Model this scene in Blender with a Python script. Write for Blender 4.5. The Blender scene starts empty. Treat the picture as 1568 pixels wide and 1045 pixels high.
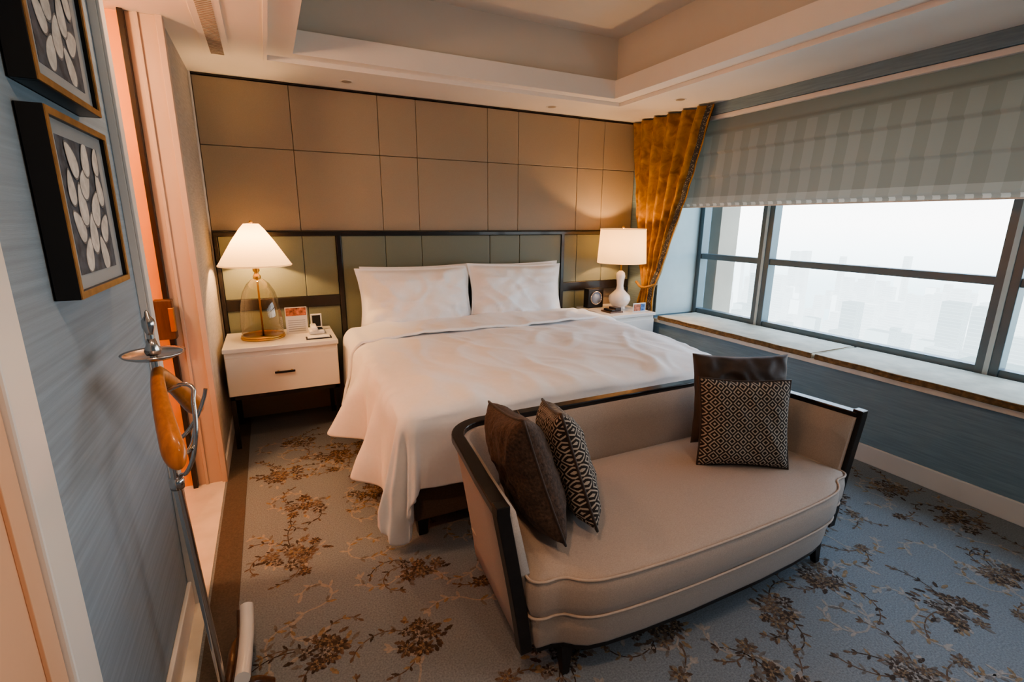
import bpy, bmesh, math, random
from mathutils import Vector, Matrix, noise
random.seed(7)
sc=bpy.context.scene
try: sc.view_settings.look='AgX - Medium High Contrast'
except Exception: pass
H=1.45
# ------------------------------------------------------------------ materials
def newmat(name):
    m=bpy.data.materials.new(name); m.use_nodes=True
    nt=m.node_tree; b=nt.nodes["Principled BSDF"]; return m,nt,b
def mat(name,col,rough=.6,metal=0,spec=.5,nscale=0,namt=.15,bump=0,bscale=None,stretch=None,sheen=0,coat=0,emis=None,es=0,trans=0,ior=1.45):
    m,nt,b=newmat(name)
    b.inputs['Base Color'].default_value=(*col,1); b.inputs['Roughness'].default_value=rough
    b.inputs['Metallic'].default_value=metal; b.inputs['Specular IOR Level'].default_value=spec
    b.inputs['Sheen Weight'].default_value=sheen; b.inputs['Coat Weight'].default_value=coat
    b.inputs['Transmission Weight'].default_value=trans; b.inputs['IOR'].default_value=ior
    if emis: b.inputs['Emission Color'].default_value=(*emis,1); b.inputs['Emission Strength'].default_value=es
    if nscale:
        tc=nt.nodes.new('ShaderNodeTexCoord'); mp=nt.nodes.new('ShaderNodeMapping')
        nt.links.new(tc.outputs['Object'],mp.inputs[0])
        if stretch: mp.inputs['Scale'].default_value=stretch
        n=nt.nodes.new('ShaderNodeTexNoise'); n.inputs['Scale'].default_value=nscale; n.inputs['Detail'].default_value=5
        nt.links.new(mp.outputs[0],n.inputs['Vector'])
        r=nt.nodes.new('ShaderNodeValToRGB')
        r.color_ramp.elements[0].position=.3; r.color_ramp.elements[1].position=.7
        r.color_ramp.elements[0].color=(*[c*(1-namt) for c in col],1)
        r.color_ramp.elements[1].color=(*[min(1,c*(1+namt)) for c in col],1)
        nt.links.new(n.outputs['Fac'],r.inputs[0]); nt.links.new(r.outputs[0],b.inputs['Base Color'])
        if bump:
            n2=nt.nodes.new('ShaderNodeTexNoise'); n2.inputs['Scale'].default_value=bscale or nscale
            nt.links.new(mp.outputs[0],n2.inputs['Vector'])
            bp=nt.nodes.new('ShaderNodeBump'); bp.inputs['Strength'].default_value=bump; bp.inputs['Distance'].default_value=.004
            nt.links.new(n2.outputs['Fac'],bp.inputs['Height']); nt.links.new(bp.outputs[0],b.inputs['Normal'])
    return m
M={}
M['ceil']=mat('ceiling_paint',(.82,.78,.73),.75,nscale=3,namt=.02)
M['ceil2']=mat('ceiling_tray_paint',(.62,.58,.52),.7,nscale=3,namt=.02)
M['white']=mat('white_lacquer',(.80,.76,.71),.28,nscale=6,namt=.02,coat=.3)
M['trim']=mat('trim_paint',(.74,.71,.68),.45,nscale=5,namt=.03)
M['cream']=mat('cream_casing',(.56,.44,.36),.5,nscale=5,namt=.04)
M['wallblue']=mat('blue_grasscloth',(.20,.295,.36),.75,nscale=5,namt=.13,stretch=(1,1.2,22),bump=.15,bscale=40)
M['wallblue2']=mat('grey_blue_grasscloth',(.285,.355,.415),.7,nscale=3,namt=.12,stretch=(1,.5,30),bump=.15,bscale=40)
M['wallpale']=mat('pale_textured_wallpaper',(.46,.42,.37),.7,nscale=6,namt=.14,stretch=(1,1.5,18),bump=.2,bscale=40)
M['leather']=mat('taupe_leather_panel',(.335,.275,.205),.45,nscale=220,namt=.05,bump=.12,bscale=260)
M['green']=mat('olive_leather_panel',(.17,.19,.15),.42,nscale=220,namt=.06,bump=.12,bscale=260)
M['dark']=mat('espresso_lacquer',(.016,.013,.012),.3,nscale=30,namt=.2,coat=.2)
M['linen']=mat('white_bed_linen',(.87,.865,.87),.8,nscale=60,namt=.015,bump=.08,bscale=300,sheen=.2)
M['bedbase']=mat('brown_bed_base_fabric',(.15,.10,.07),.85,nscale=120,namt=.15)
M['slot']=mat('vent_slot_shadow',(.30,.25,.20),.8,nscale=60,namt=.1)
M['sofa']=mat('taupe_sofa_fabric',(.43,.345,.285),.8,nscale=240,namt=.09,bump=.25,bscale=500,sheen=.2)
M['piping']=mat('sofa_piping',(.48,.38,.31),.7,nscale=90,namt=.06)
M['marble']=mat('beige_marble',(.72,.66,.56),.22,nscale=7,namt=.10,coat=.3)
M['pad']=mat('sill_cushion_fabric',(.60,.56,.45),.75,nscale=9,namt=.16,bump=.3,bscale=30)
M['padpipe']=mat('sill_cushion_brown_piping',(.20,.125,.055),.8,nscale=40,namt=.4)
M['orange']=mat('peach_door_lacquer',(.76,.45,.28),.4,nscale=4,namt=.03)
M['bathwall']=mat('warm_bathroom_wall',(.85,.36,.13),.5,nscale=4,namt=.05)
M['border']=mat('carpet_border_brown',(.09,.073,.06),.95,nscale=150,namt=.2)
M['frame']=mat('window_aluminium',(.14,.18,.20),.4,metal=.5,nscale=10,namt=.05)
M['framel']=mat('window_reveal_paint',(.50,.60,.62),.5,nscale=10,namt=.03)
M['chrome']=mat('brushed_steel',(.62,.58,.55),.18,metal=1,nscale=10,namt=.03)
M['brass']=mat('aged_brass',(.60,.38,.14),.3,metal=1,nscale=20,namt=.06)
M['gold']=mat('gilt_frame_edge',(.36,.20,.075),.4,metal=.3,nscale=30,namt=.2)
M['wood']=mat('orange_hanger_wood',(.60,.20,.045),.3,nscale=14,namt=.2,stretch=(6,6,.6),coat=.5)
M['dwood']=mat('dark_walnut',(.10,.045,.02),.35,nscale=14,namt=.3,stretch=(6,6,.6),coat=.3)
M['ceramic']=mat('white_ceramic',(.85,.80,.73),.15,nscale=5,namt=.01,coat=.5)
M['black']=mat('black_plastic',(.012,.012,.013),.35,nscale=10,namt=.1)
M['paper']=mat('paper_white',(.8,.77,.72),.7,nscale=10,namt=.02)
M['matboard']=mat('grey_mat_board',(.36,.38,.39),.8,nscale=10,namt=.03)
M['artbg']=mat('art_slate_ground',(.085,.10,.125),.7,nscale=30,namt=.5)
M['artleaf']=mat('art_pale_petals',(.62,.60,.56),.7,nscale=40,namt=.2)
M['artleaf2']=mat('art_grey_petals',(.20,.20,.20),.7,nscale=40,namt=.2)
M['cardred']=mat('card_print',(.45,.16,.09),.5,nscale=40,namt=.8)
M['cardblue']=mat('card_blue_print',(.07,.16,.38),.5,nscale=60,namt=.8)
M['brownp']=mat('brown_woven_cushion',(.070,.042,.029),.75,nscale=90,namt=.5,bump=.7,bscale=110,sheen=.05)
M['brownv']=mat('brown_velvet_cushion',(.050,.033,.026),.6,nscale=12,namt=.3,sheen=.1)
M['tan']=mat('tan_stitching',(.25,.19,.13),.7,nscale=60,namt=.2)
M['clockface']=mat('clock_face',(.35,.42,.55),.2,nscale=10,namt=.1)
M['pc1']=mat('carpet_brown',(.125,.085,.06),.95,nscale=70,namt=.45)
M['pc2']=mat('carpet_gold',(.235,.17,.105),.95,nscale=70,namt=.35)
M['pc3']=mat('carpet_beige',(.30,.275,.25),.95,nscale=90,namt=.2)
M['pc4']=mat('carpet_umber',(.06,.042,.032),.95,nscale=70,namt=.4)
M['pc5']=mat('carpet_grey_taupe',(.155,.14,.13),.95,nscale=70,namt=.3)
m,nt,b=newmat('carpet_blue_grey'); M['carpet']=m
tc=nt.nodes.new('ShaderNodeTexCoord')
n1=nt.nodes.new('ShaderNodeTexNoise'); n1.inputs['Scale'].default_value=160; n1.inputs['Detail'].default_value=3
r1=nt.nodes.new('ShaderNodeValToRGB'); r1.color_ramp.elements[0].position=.3; r1.color_ramp.elements[1].position=.7
r1.color_ramp.elements[0].color=(.150,.170,.190,1); r1.color_ramp.elements[1].color=(.24,.268,.292,1)
nt.links.new(tc.outputs['Object'],n1.inputs['Vector'])
nt.links.new(n1.outputs['Fac'],r1.inputs[0]); nt.links.new(r1.outputs[0],b.inputs['Base Color'])
bp=nt.nodes.new('ShaderNodeBump'); bp.inputs['Strength'].default_value=.4; bp.inputs['Distance'].default_value=.004
nt.links.new(n1.outputs['Fac'],bp.inputs['Height']); nt.links.new(bp.outputs[0],b.inputs['Normal'])
b.inputs['Roughness'].default_value=.95
m,nt,b=newmat('lattice_cushion_fabric'); M['lattice']=m
def mth(op,a,bv=None,nt=nt):
    n=nt.nodes.new('ShaderNodeMath'); n.operation=op
    for i,x in enumerate((a,bv)):
        if x is None: continue
        if isinstance(x,(int,float)): n.inputs[i].default_value=x
        else: nt.links.new(x,n.inputs[i])
    return n.outputs[0]
tc=nt.nodes.new('ShaderNodeTexCoord'); sp=nt.nodes.new('ShaderNodeSeparateXYZ'); nt.links.new(tc.outputs['Object'],sp.inputs[0])
def cell(o,s): return mth('ABSOLUTE',mth('SUBTRACT',mth('FRACT',mth('ADD',mth('MULTIPLY',o,s),50.)),.5))
dd=mth('ADD',cell(sp.outputs[0],22.),cell(sp.outputs[2],22.))
st=mth('GREATER_THAN',mth('FRACT',mth('MULTIPLY',dd,3.0)),.60)
mx=nt.nodes.new('ShaderNodeMix'); mx.data_type='RGBA'
mx.inputs[6].default_value=(.022,.016,.013,1); mx.inputs[7].default_value=(.40,.34,.28,1)
nt.links.new(st,mx.inputs[0]); nt.links.new(mx.outputs[2],b.inputs['Base Color']); b.inputs['Roughness'].default_value=.85
m,nt,b=newmat('gold_velvet'); M['gvelvet']=m
tc=nt.nodes.new('ShaderNodeTexCoord'); n1=nt.nodes.new('ShaderNodeTexNoise'); n1.inputs['Scale'].default_value=12; n1.inputs['Detail'].default_value=4; n1.inputs['Distortion'].default_value=1.0
nt.links.new(tc.outputs['Object'],n1.inputs['Vector'])
r1=nt.nodes.new('ShaderNodeValToRGB'); r1.color_ramp.elements[0].position=.32; r1.color_ramp.elements[1].position=.7
r1.color_ramp.elements[0].color=(.17,.080,.013,1); r1.color_ramp.elements[1].color=(.40,.22,.048,1)
nt.links.new(n1.outputs['Fac'],r1.inputs[0]); nt.links.new(r1.outputs[0],b.inputs['Base Color'])
b.inputs['Roughness'].default_value=.45; b.inputs['Sheen Weight'].default_value=.3; b.inputs['Sheen Tint'].default_value=(1,.6,.2,1)
m,nt,b=newmat('curtain_border_trim'); M['cborder']=m
tc=nt.nodes.new('ShaderNodeTexCoord'); n1=nt.nodes.new('ShaderNodeTexVoronoi'); n1.inputs['Scale'].default_value=75
nt.links.new(tc.outputs['Object'],n1.inputs['Vector'])
r1=nt.nodes.new('ShaderNodeValToRGB'); r1.color_ramp.elements[0].position=.25; r1.color_ramp.elements[1].position=.45
r1.color_ramp.elements[0].color=(.20,.20,.17,1); r1.color_ramp.elements[1].color=(.022,.026,.036,1)
nt.links.new(n1.outputs['Distance'],r1.inputs[0]); nt.links.new(r1.outputs[0],b.inputs['Base Color']); b.inputs['Roughness'].default_value=.7
def shademat(name,col,tcol,es):
    m=bpy.data.materials.new(name); m.use_nodes=True; nt=m.node_tree; nt.nodes.clear()
    o=nt.nodes.new('ShaderNodeOutputMaterial'); d=nt.nodes.new('ShaderNodeBsdfDiffuse'); t=nt.nodes.new('ShaderNodeBsdfTranslucent')
    e=nt.nodes.new('ShaderNodeEmission'); mi=nt.nodes.new('ShaderNodeMixShader'); a=nt.nodes.new('ShaderNodeAddShader')
    n=nt.nodes.new('ShaderNodeTexNoise'); n.inputs['Scale'].default_value=60
    r=nt.nodes.new('ShaderNodeValToRGB'); r.color_ramp.elements[0].color=(*[c*.93 for c in col],1); r.color_ramp.elements[1].color=(*col,1)
    nt.links.new(n.outputs['Fac'],r.inputs[0]); nt.links.new(r.outputs[0],d.inputs[0]); nt.links.new(r.outputs[0],t.inputs[0])
    e.inputs[0].default_value=(*tcol,1); e.inputs[1].default_value=es; mi.inputs[0].default_value=.24
    nt.links.new(d.outputs[0],mi.inputs[1]); nt.links.new(t.outputs[0],mi.inputs[2]); nt.links.new(mi.outputs[0],a.inputs[0]); nt.links.new(e.outputs[0],a.inputs[1]); nt.links.new(a.outputs[0],o.inputs[0])
    return m
M['shade']=shademat('lit_linen_shade',(.80,.62,.38),(1,.62,.28),.6)
m=bpy.data.materials.new('roman_blind_fabric'); m.use_nodes=True; nt=m.node_tree; nt.nodes.clear(); M['blind']=m
def mm(op,a,bv=None): return mth(op,a,bv,nt)
o=nt.nodes.new('ShaderNodeOutputMaterial'); d=nt.nodes.new('ShaderNodeBsdfDiffuse'); t=nt.nodes.new('ShaderNodeBsdfTranslucent'); mi=nt.nodes.new('ShaderNodeMixShader')
tc=nt.nodes.new('ShaderNodeTexCoord'); sp=nt.nodes.new('ShaderNodeSeparateXYZ'); nt.links.new(tc.outputs['Object'],sp.inputs[0])
sy=mm('MULTIPLY',sp.outputs[1],7.0)
st=mm('GREATER_THAN',mm('FRACT',mm('ADD',sy,20.)),.5)
stf=mm('GREATER_THAN',mm('FRACT',mm('ADD',mm('MULTIPLY',sp.outputs[1],14.0),20.)),.5)
band=mm('LESS_THAN',sp.outputs[2],2.12)
hem=mm('LESS_THAN',sp.outputs[2],1.655)
hem2=mm('LESS_THAN',sp.outputs[2],1.603)
grad=mm('MULTIPLY',mm('SUBTRACT',2.25,sp.outputs[2]),.10)
st2=mm('ADD',mm('ADD',mm('ADD',mm('MULTIPLY',mm('MULTIPLY',st,band),.08),mm('MULTIPLY',hem,.18)),mm('MULTIPLY',mm('MULTIPLY',hem2,stf),.5)),grad)
mx=nt.nodes.new('ShaderNodeMix'); mx.data_type='RGBA'; mx.inputs[6].default_value=(.19,.168,.13,1); mx.inputs[7].default_value=(.60,.54,.45,1)
nt.links.new(st2,mx.inputs[0]); nt.links.new(mx.outputs[2],d.inputs[0]); nt.links.new(mx.outputs[2],t.inputs[0]); mi.inputs[0].default_value=.30
nt.links.new(d.outputs[0],mi.inputs[1]); nt.links.new(t.outputs[0],mi.inputs[2]); nt.links.new(mi.outputs[0],o.inputs[0])
def glassmat(name,col,fac):
    m=bpy.data.materials.new(name); m.use_nodes=True; nt=m.node_tree; nt.nodes.clear()
    o=nt.nodes.new('ShaderNodeOutputMaterial'); g=nt.nodes.new('ShaderNodeBsdfGlossy'); g.inputs['Roughness'].default_value=.03
    t=nt.nodes.new('ShaderNodeBsdfTransparent'); t.inputs[0].default_value=(*col,1)
    l=nt.nodes.new('ShaderNodeLayerWeight'); l.inputs[0].default_value=fac; mi=nt.nodes.new('ShaderNodeMixShader')
    nt.links.new(l.outputs['Facing'],mi.inputs[0]); nt.links.new(t.outputs[0],mi.inputs[1]); nt.links.new(g.outputs[0],mi.inputs[2]); nt.links.new(mi.outputs[0],o.inputs[0])
    return m
M['amber']=glassmat('clear_amber_glass',(.97,.94,.88),.22)
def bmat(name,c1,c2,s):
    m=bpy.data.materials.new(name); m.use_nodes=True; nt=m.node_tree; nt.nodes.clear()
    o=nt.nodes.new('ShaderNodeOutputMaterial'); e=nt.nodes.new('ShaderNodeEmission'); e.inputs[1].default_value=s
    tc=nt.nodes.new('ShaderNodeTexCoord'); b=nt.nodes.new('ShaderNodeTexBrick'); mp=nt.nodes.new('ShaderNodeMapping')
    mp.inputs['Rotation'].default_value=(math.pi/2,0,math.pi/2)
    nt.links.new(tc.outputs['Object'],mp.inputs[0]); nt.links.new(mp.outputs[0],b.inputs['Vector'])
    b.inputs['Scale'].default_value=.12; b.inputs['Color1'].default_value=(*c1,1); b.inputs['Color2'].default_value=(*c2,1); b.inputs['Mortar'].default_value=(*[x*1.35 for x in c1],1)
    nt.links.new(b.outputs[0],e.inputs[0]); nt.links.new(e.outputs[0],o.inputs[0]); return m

# ------------------------------------------------------------------ helpers
def empty(name,loc=(0,0,0)):
    e=bpy.data.objects.new(name,None); e.empty_display_size=.1; bpy.context.collection.objects.link(e); return e
def link(me,name,parent=None,mats=None,smooth=False):
    ob=bpy.data.objects.new(name,me); bpy.context.collection.objects.link(ob)
    if mats:
        for x in (mats if isinstance(mats,list) else [mats]): me.materials.append(x)
    if smooth:
        for p in me.polygons: p.use_smooth=True
    if parent: ob.parent=parent
    return ob
def box(name,x0,x1,y0,y1,z0,z1,m,parent=None,bev=0,seg=2,smooth=False):
    bm=bmesh.new(); bmesh.ops.create_cube(bm,size=1)
    for v in bm.verts: v.co=Vector((x0+(v.co.x+.5)*(x1-x0),y0+(v.co.y+.5)*(y1-y0),z0+(v.co.z+.5)*(z1-z0)))
    if bev: bmesh.ops.bevel(bm,geom=bm.edges[:],offset=bev,segments=seg,affect='EDGES',profile=.5)
    me=bpy.data.meshes.new(name); bm.to_mesh(me); bm.free(); return link(me,name,parent,m,smooth)
def boxes(name,lst,m,parent=None,bev=0):
    bm=bmesh.new()
    for (x0,x1,y0,y1,z0,z1) in lst:
        r=bmesh.ops.create_cube(bm,size=1)
        for v in r['verts']: v.co=Vector((x0+(v.co.x+.5)*(x1-x0),y0+(v.co.y+.5)*(y1-y0),z0+(v.co.z+.5)*(z1-z0)))
    if bev: bmesh.ops.bevel(bm,geom=bm.edges[:],offset=bev,segments=2,affect='EDGES',profile=.5)
    me=bpy.data.meshes.new(name); bm.to_mesh(me); bm.free(); return link(me,name,parent,m)
def lathe(name,prof,c,m,parent=None,n=40,cap=True,smooth=True):
    bm=bmesh.new(); rings=[]
    for (r,z) in prof: rings.append([bm.verts.new((c[0]+r*math.cos(2*math.pi*i/n),c[1]+r*math.sin(2*math.pi*i/n),c[2]+z)) for i in range(n)])
    for a,b in zip(rings,rings[1:]):
        for i in range(n): bm.faces.new((a[i],a[(i+1)%n],b[(i+1)%n],b[i]))
    if cap: bm.faces.new(rings[0][::-1]); bm.faces.new(rings[-1])
    me=bpy.data.meshes.new(name); bm.to_mesh(me); bm.free(); ob=link(me,name,parent,m,smooth)
    if smooth and cap:
        me.polygons[-1].use_smooth=False; me.polygons[-2].use_smooth=False
    return ob
def tube(name,pts,r,m,parent=None,cyc=False,smoothc=True):
    cu=bpy.data.curves.new(name,'CURVE'); cu.dimensions='3D'; cu.bevel_depth=r; cu.bevel_resolution=3; cu.resolution_u=8
    s=cu.splines.new('BEZIER' if smoothc else 'POLY')
    if smoothc:
        s.bezier_points.add(len(pts)-1)
        for p,q in zip(s.bezier_points,pts): p.co=q; p.handle_left_type=p.handle_right_type='AUTO'
    else:
        s.points.add(len(pts)-1)
        for p,q in zip(s.points,pts): p.co=(*q,1)
    s.use_cyclic_u=cyc; cu.use_fill_caps=True; cu.materials.append(m)
    ob=bpy.data.objects.new(name,cu); bpy.context.collection.objects.link(ob)
    if parent: ob.parent=parent
    return ob
def taper(name,x,y,r0,r1,z0,z1,m,parent,dx=0,dy=0):
    bm=bmesh.new(); a=[];b=[]
    for sx,sy in ((-1,-1),(1,-1),(1,1),(-1,1)):
        a.append(bm.verts.new((x+dx+sx*r0,y+dy+sy*r0,z0))); b.append(bm.verts.new((x+sx*r1,y+sy*r1,z1)))
    for i in range(4): bm.faces.new((a[i],a[(i+1)%4],b[(i+1)%4],b[i]))
    bm.faces.new(a[::-1]); bm.faces.new(b)
    me=bpy.data.meshes.new(name); bm.to_mesh(me); bm.free(); return link(me,name,parent,m)
def grid(name,nu,nv,fn,m,parent=None,smooth=True):
    vs=[fn(i/nu,j/nv) for j in range(nv+1) for i in range(nu+1)]
    fs=[(j*(nu+1)+i,j*(nu+1)+i+1,(j+1)*(nu+1)+i+1,(j+1)*(nu+1)+i) for j in range(nv) for i in range(nu)]
    me=bpy.data.meshes.new(name); me.from_pydata(vs,[],fs); return link(me,name,parent,m,smooth)
def N(x,y,z,s=1): return noise.noise(Vector((x*s,y*s,z*s)))
def sstep(a,b,x):
    t=max(0,min(1,(x-a)/(b-a))); return t*t*(3-2*t)
def pillow(name,w,h,t,mt,loc,normal,parent=None,up=(0,0,1),wr=.01,seed=0,flange=0,pinch=.07,n=44):
    vs=[];fs=[]
    for side in (-1,1):
        for j in range(n+1):
            for i in range(n+1):
                u=-1+2*i/n; v=-1+2*j/n
                uu,vv=(u/.93,v/.93) if flange else (u,v)
                k=max(0,(1-min(1,abs(uu))**4)*(1-min(1,abs(vv))**4))**.55
                x=w/2*u*(1-pinch*math.cos(v*math.pi/2)*(abs(u)**2)); z=h/2*v*(1-pinch*math.cos(u*math.pi/2)*(abs(v)**2))
                wob=wr*(N(u*2.1+seed,v*2.1,side*3+seed)+.5*N(u*5+seed,v*5,side*2))*(k**.7)
                wob+=wr*.5*math.sin(14*math.atan2(v,u))*(k)*(1-k)
                rd=1-abs(N(u*1.6+seed,v*1.3+u,seed*2.))*6
                wob+=wr*.55*max(0,rd)*k
                y=side*(t/2*k+wob)
                if flange and k<=0.0001: y=side*.002+ .006*N(u*4,v*4,seed)
                vs.append((x,y,z))
    o=(n+1)**2
    for s in range(2):
        for j in range(n):
            for i in range(n):
                a=s*o+j*(n+1)+i; f=(a,a+1,a+n+2,a+n+1); fs.append(f if s==0 else f[::-1])
    me=bpy.data.meshes.new(name); me.from_pydata(vs,[],fs)
    bm=bmesh.new(); bm.from_mesh(me); bmesh.ops.remove_doubles(bm,verts=bm.verts,dist=.0006); bm.to_mesh(me); bm.free()
    ob=link(me,name,parent,mt,True)
    nrm=Vector(normal).normalized(); Y=-nrm; Z=Vector(up); Z=(Z-Y*Z.dot(Y)).normalized(); X=Y.cross(Z)
    ob.matrix_local=Matrix.Translation(loc)@Matrix((X,Y,Z)).transposed().to_4x4()
    return ob
def edge_piping(ob_name,w,h,pinch,r,mt,parent):
    pts=[]; n=10
    def P(u,v): return (w/2*u*(1-pinch*math.cos(v*math.pi/2)*u*u),0,h/2*v*(1-pinch*math.cos(u*math.pi/2)*v*v))
    for i in range(n): pts.append(P(-1+2*i/n,-1))
    for i in range(n): pts.append(P(1,-1+2*i/n))
    for i in range(n): pts.append(P(1-2*i/n,1))
    for i in range(n): pts.append(P(-1,1-2*i/n))
    return tube(ob_name,pts,r,mt,parent,cyc=True,smoothc=False)

# ------------------------------------------------------------------ room shell
YW=3.97; XR=3.23; ZC=2.35; XL=-.345; YB=-2.2
box('floor',-.75,XR+.06,YB,YW+.06,-.1,0,M['carpet'])
box('floor_bathroom',-1.7,-.345,1.0,3.05,-.06,.004,M['marble'])
box('wall_back',-.6,XR+.6,YW,YW+.1,0,2.9,M['leather'])
box('wall_left',-.50,XL,3.0,YW,0,ZC,M['wallpale'])
box('wall_left_near',-.50,-.40,.946,2.06,0,ZC,M['wallblue2'])
box('wall_front',-.6,XR+.6,YB-.1,YB,0,2.9,M['wallblue'])
box('wall_left_rear',-.50,-.40,YB,.3,0,ZC,M['wallblue2'])
box('wall_bathroom_end',-1.7,-.50,3.0,3.06,0,ZC,M['bathwall'])
boxes('wall_bathroom',[(-1.76,-1.7,.9,3.06,0,ZC),(-1.7,-.5,.84,.9,0,ZC)],M['bathwall'])
WY0=-1.6; WY1=3.53
boxes('wall_right',[(XR,XR+.62,YB,WY1,0,.535),(XR,XR+.62,WY1,YW,0,ZC),(XR,XR+.62,YB,WY0,.535,ZC),(XR,XR+.62,WY0,WY1,2.27,ZC+.05)],M['wallblue'])
TX0,TX1,TY0,TY1=.09,2.64,-1.0,3.46
boxes('ceiling',[(-1.76,TX0,YB,YW+.1,ZC,ZC+.02),(TX1,XR+.62,YB,YW+.1,ZC,ZC+.02),(TX0,TX1,TY1,YW+.1,ZC,ZC+.02),(TX0,TX1,YB,TY0,ZC,ZC+.02)],M['ceil'])
def ring(name,a,b,z0,z1,m):
    (x0,x1,y0,y1)=a;(X0,X1,Y0,Y1)=b
    return boxes(name,[(X0,x0,Y0,Y1,z0,z1),(x1,X1,Y0,Y1,z0,z1),(x0,x1,y1,Y1,z0,z1),(x0,x1,Y0,y0,z0,z1)],m)
ring('trim_ceiling_lip',(.235,2.51,-.86,3.36),(TX0-.02,TX1+.02,TY0-.02,TY1+.02),ZC+.022,2.50,M['ceil'])
ring('trim_ceiling_bead',(.10,2.63,-.99,3.45),(TX0-.01,TX1+.01,TY0-.01,TY1+.01),ZC-.006,ZC+.022,M['ceil'])
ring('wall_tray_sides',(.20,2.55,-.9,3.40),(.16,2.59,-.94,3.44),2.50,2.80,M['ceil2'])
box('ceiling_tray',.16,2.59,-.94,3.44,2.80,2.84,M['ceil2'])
box('baseboard_right',XR-.018,XR,YB,3.3,.0,.115,M['trim'],bev=.004)
box('baseboard_left_near',-.40,-.385,.95,1.97,0,.11,M['trim'],bev=.004)
box('baseboard_left',XL,XL+.012,3.03,YW,0,.10,M['trim'],bev=.003)
boxes('trim_casing_far',[(-.475,XL+.004,2.985,3.0,.0,ZC),(-.36,XL+.012,2.97,3.03,0,ZC),(-.44,-.425,2.975,2.99,0,ZC)],M['cream'],None,.002)
box('trim_dark_stile',-.498,-.475,2.955,2.998,.0,ZC,M['dark'],None,.003)
e=empty('door_latch')
box('latch_box',-.535,-.455,2.90,2.955,.86,1.06,M['dwood'],e,.006)
box('latch_plate',-.475,-.452,2.895,2.93,.90,1.02,M['brass'],e,.003)
boxes('trim_casing_near',[(-.505,-.388,2.045,2.075,0,ZC),(-.40,-.378,1.975,2.07,0,ZC),(-.378,-.37,1.975,1.99,0,ZC)],M['trim'],None,.002)
box('trim_casing_entry',-.42,-.335,.86,.945,0,ZC,M['white'],None,.004)
e=empty('door_1')
boxes('leaf',[(-.42,-.345,.305,.858,0.002,ZC-.01)],M['orange'],e)
boxes('mouldings',[(-.345,-.339,.80,.812,0.02,ZC-.02),(-.345,-.341,.66,.668,0.02,ZC-.02)],M['orange'],e,.001)
box('trim_corner_left',XL,XL+.012,3.93,YW-.035,0,ZC,M['trim'],bev=.002)
# carpet with border and woven floral pattern
e=empty('patterned_carpet')
box('border',XL+.01,-.235,.8,3.95,.0005,.003,M['border'],e)
verts=[];faces=[];fm=[]
def inb(x,y): return -.225<x<3.19 and -1.2<y<3.9
def leaf(x,y,a,L,W,mi,z):
    ca,sa=math.cos(a),math.sin(a); base=len(verts); jx=random.uniform(.8,1.2)
    for (s,t) in ((0,0),(.18,.42*jx),(.34,.30),(.5,.52),(.68,.34),(.8,.36),(1,0),(.8,-.3),(.66,-.36),(.5,-.5*jx),(.36,-.3),(.2,-.38)):
        px=x+ca*s*L-sa*t*W; py=y+sa*s*L+ca*t*W
        px=max(-.225,min(3.19,px)); py=max(-1.2,min(3.9,py))
        verts.append((px,py,z+random.uniform(0,.00012)))
    faces.append(tuple(range(base,base+12))); fm.append(mi)
def stroke(pts,w,mi,z):
    for (a,b) in zip(pts,pts[1:]):
        d=math.atan2(b[1]-a[1],b[0]-a[0])
        nx,ny=-math.sin(d)*w/2,math.cos(d)*w/2
        if not (inb(*a) and inb(*b)): continue
        k=len(verts); verts.extend([(a[0]+nx,a[1]+ny,z),(a[0]-nx,a[1]-ny,z),(b[0]-nx,b[1]-ny,z),(b[0]+nx,b[1]+ny,z)]); faces.append((k,k+1,k+2,k+3)); fm.append(mi)
def rose(x,y,r,pal=(3,0,1)):
    a0=random.uniform(0,6.28)
    for k in range(12): 
        a=a0+k*.524+random.uniform(-.25,.25); leaf(x+.35*r*math.cos(a),y+.35*r*math.sin(a),a,r*random.uniform(.6,1.15),r*.5,pal[0] if k%2 else pal[1],.0009)
    for k in range(10):
        a=a0+.3+k*.628+random.uniform(-.2,.2); leaf(x+.25*r*math.cos(a),y+.25*r*math.sin(a),a,r*random.uniform(.4,.68),r*.26,pal[2] if k%3 else pal[0],.0012)
    for k in range(7):
        a=a0+k*.9; leaf(x+.10*r*math.cos(a),y+.10*r*math.sin(a),a,r*.42,r*.22,pal[1] if k%2 else pal[0],.0015)
    for k in range(4):
        a=a0+k*1.57; leaf(x,y,a,r*.26,r*.14,pal[2],.0018)
def vine(x,y,a,n,curl,step,ls,mi,ml,w=.0055):
    pts=[(x,y)]
    for i in range(n):
        a+=curl*(1+i*.05)+random.uniform(-.06,.06); x+=step*math.cos(a); y+=step*math.sin(a); pts.append((x,y))
        if i%2==1:
            for sgn in (-1,1):
                leaf(x,y,a+sgn*random.uniform(.5,1.1),ls*random.uniform(.7,1.3),ls*.42,random.choice(ml),.0006)
    stroke(pts,w,mi,.0005); leaf(x,y,a,ls,ls*.5,ml[0],.0007)
    return x,y
def poisson(n,dm):
    c=[];t=0
    while len(c)<n and t<20000:
        t+=1; x=random.uniform(-.15,3.15); y=random.uniform(-.4,3.4)
        if all(math.hypot(x-a,y-b)>dm for a,b in c): c.append((x,y))
    return c
big=poisson(80,.31)
for (x,y) in poisson(120,.22):
    aa=random.uniform(0,6.28)
    for q in range(2):
        vine(x,y,aa+q*3.1,random.randint(8,14),random.choice((-1,1))*random.uniform(.14,.28),.022,.034,2,[2,2,4,1],.007)
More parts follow.
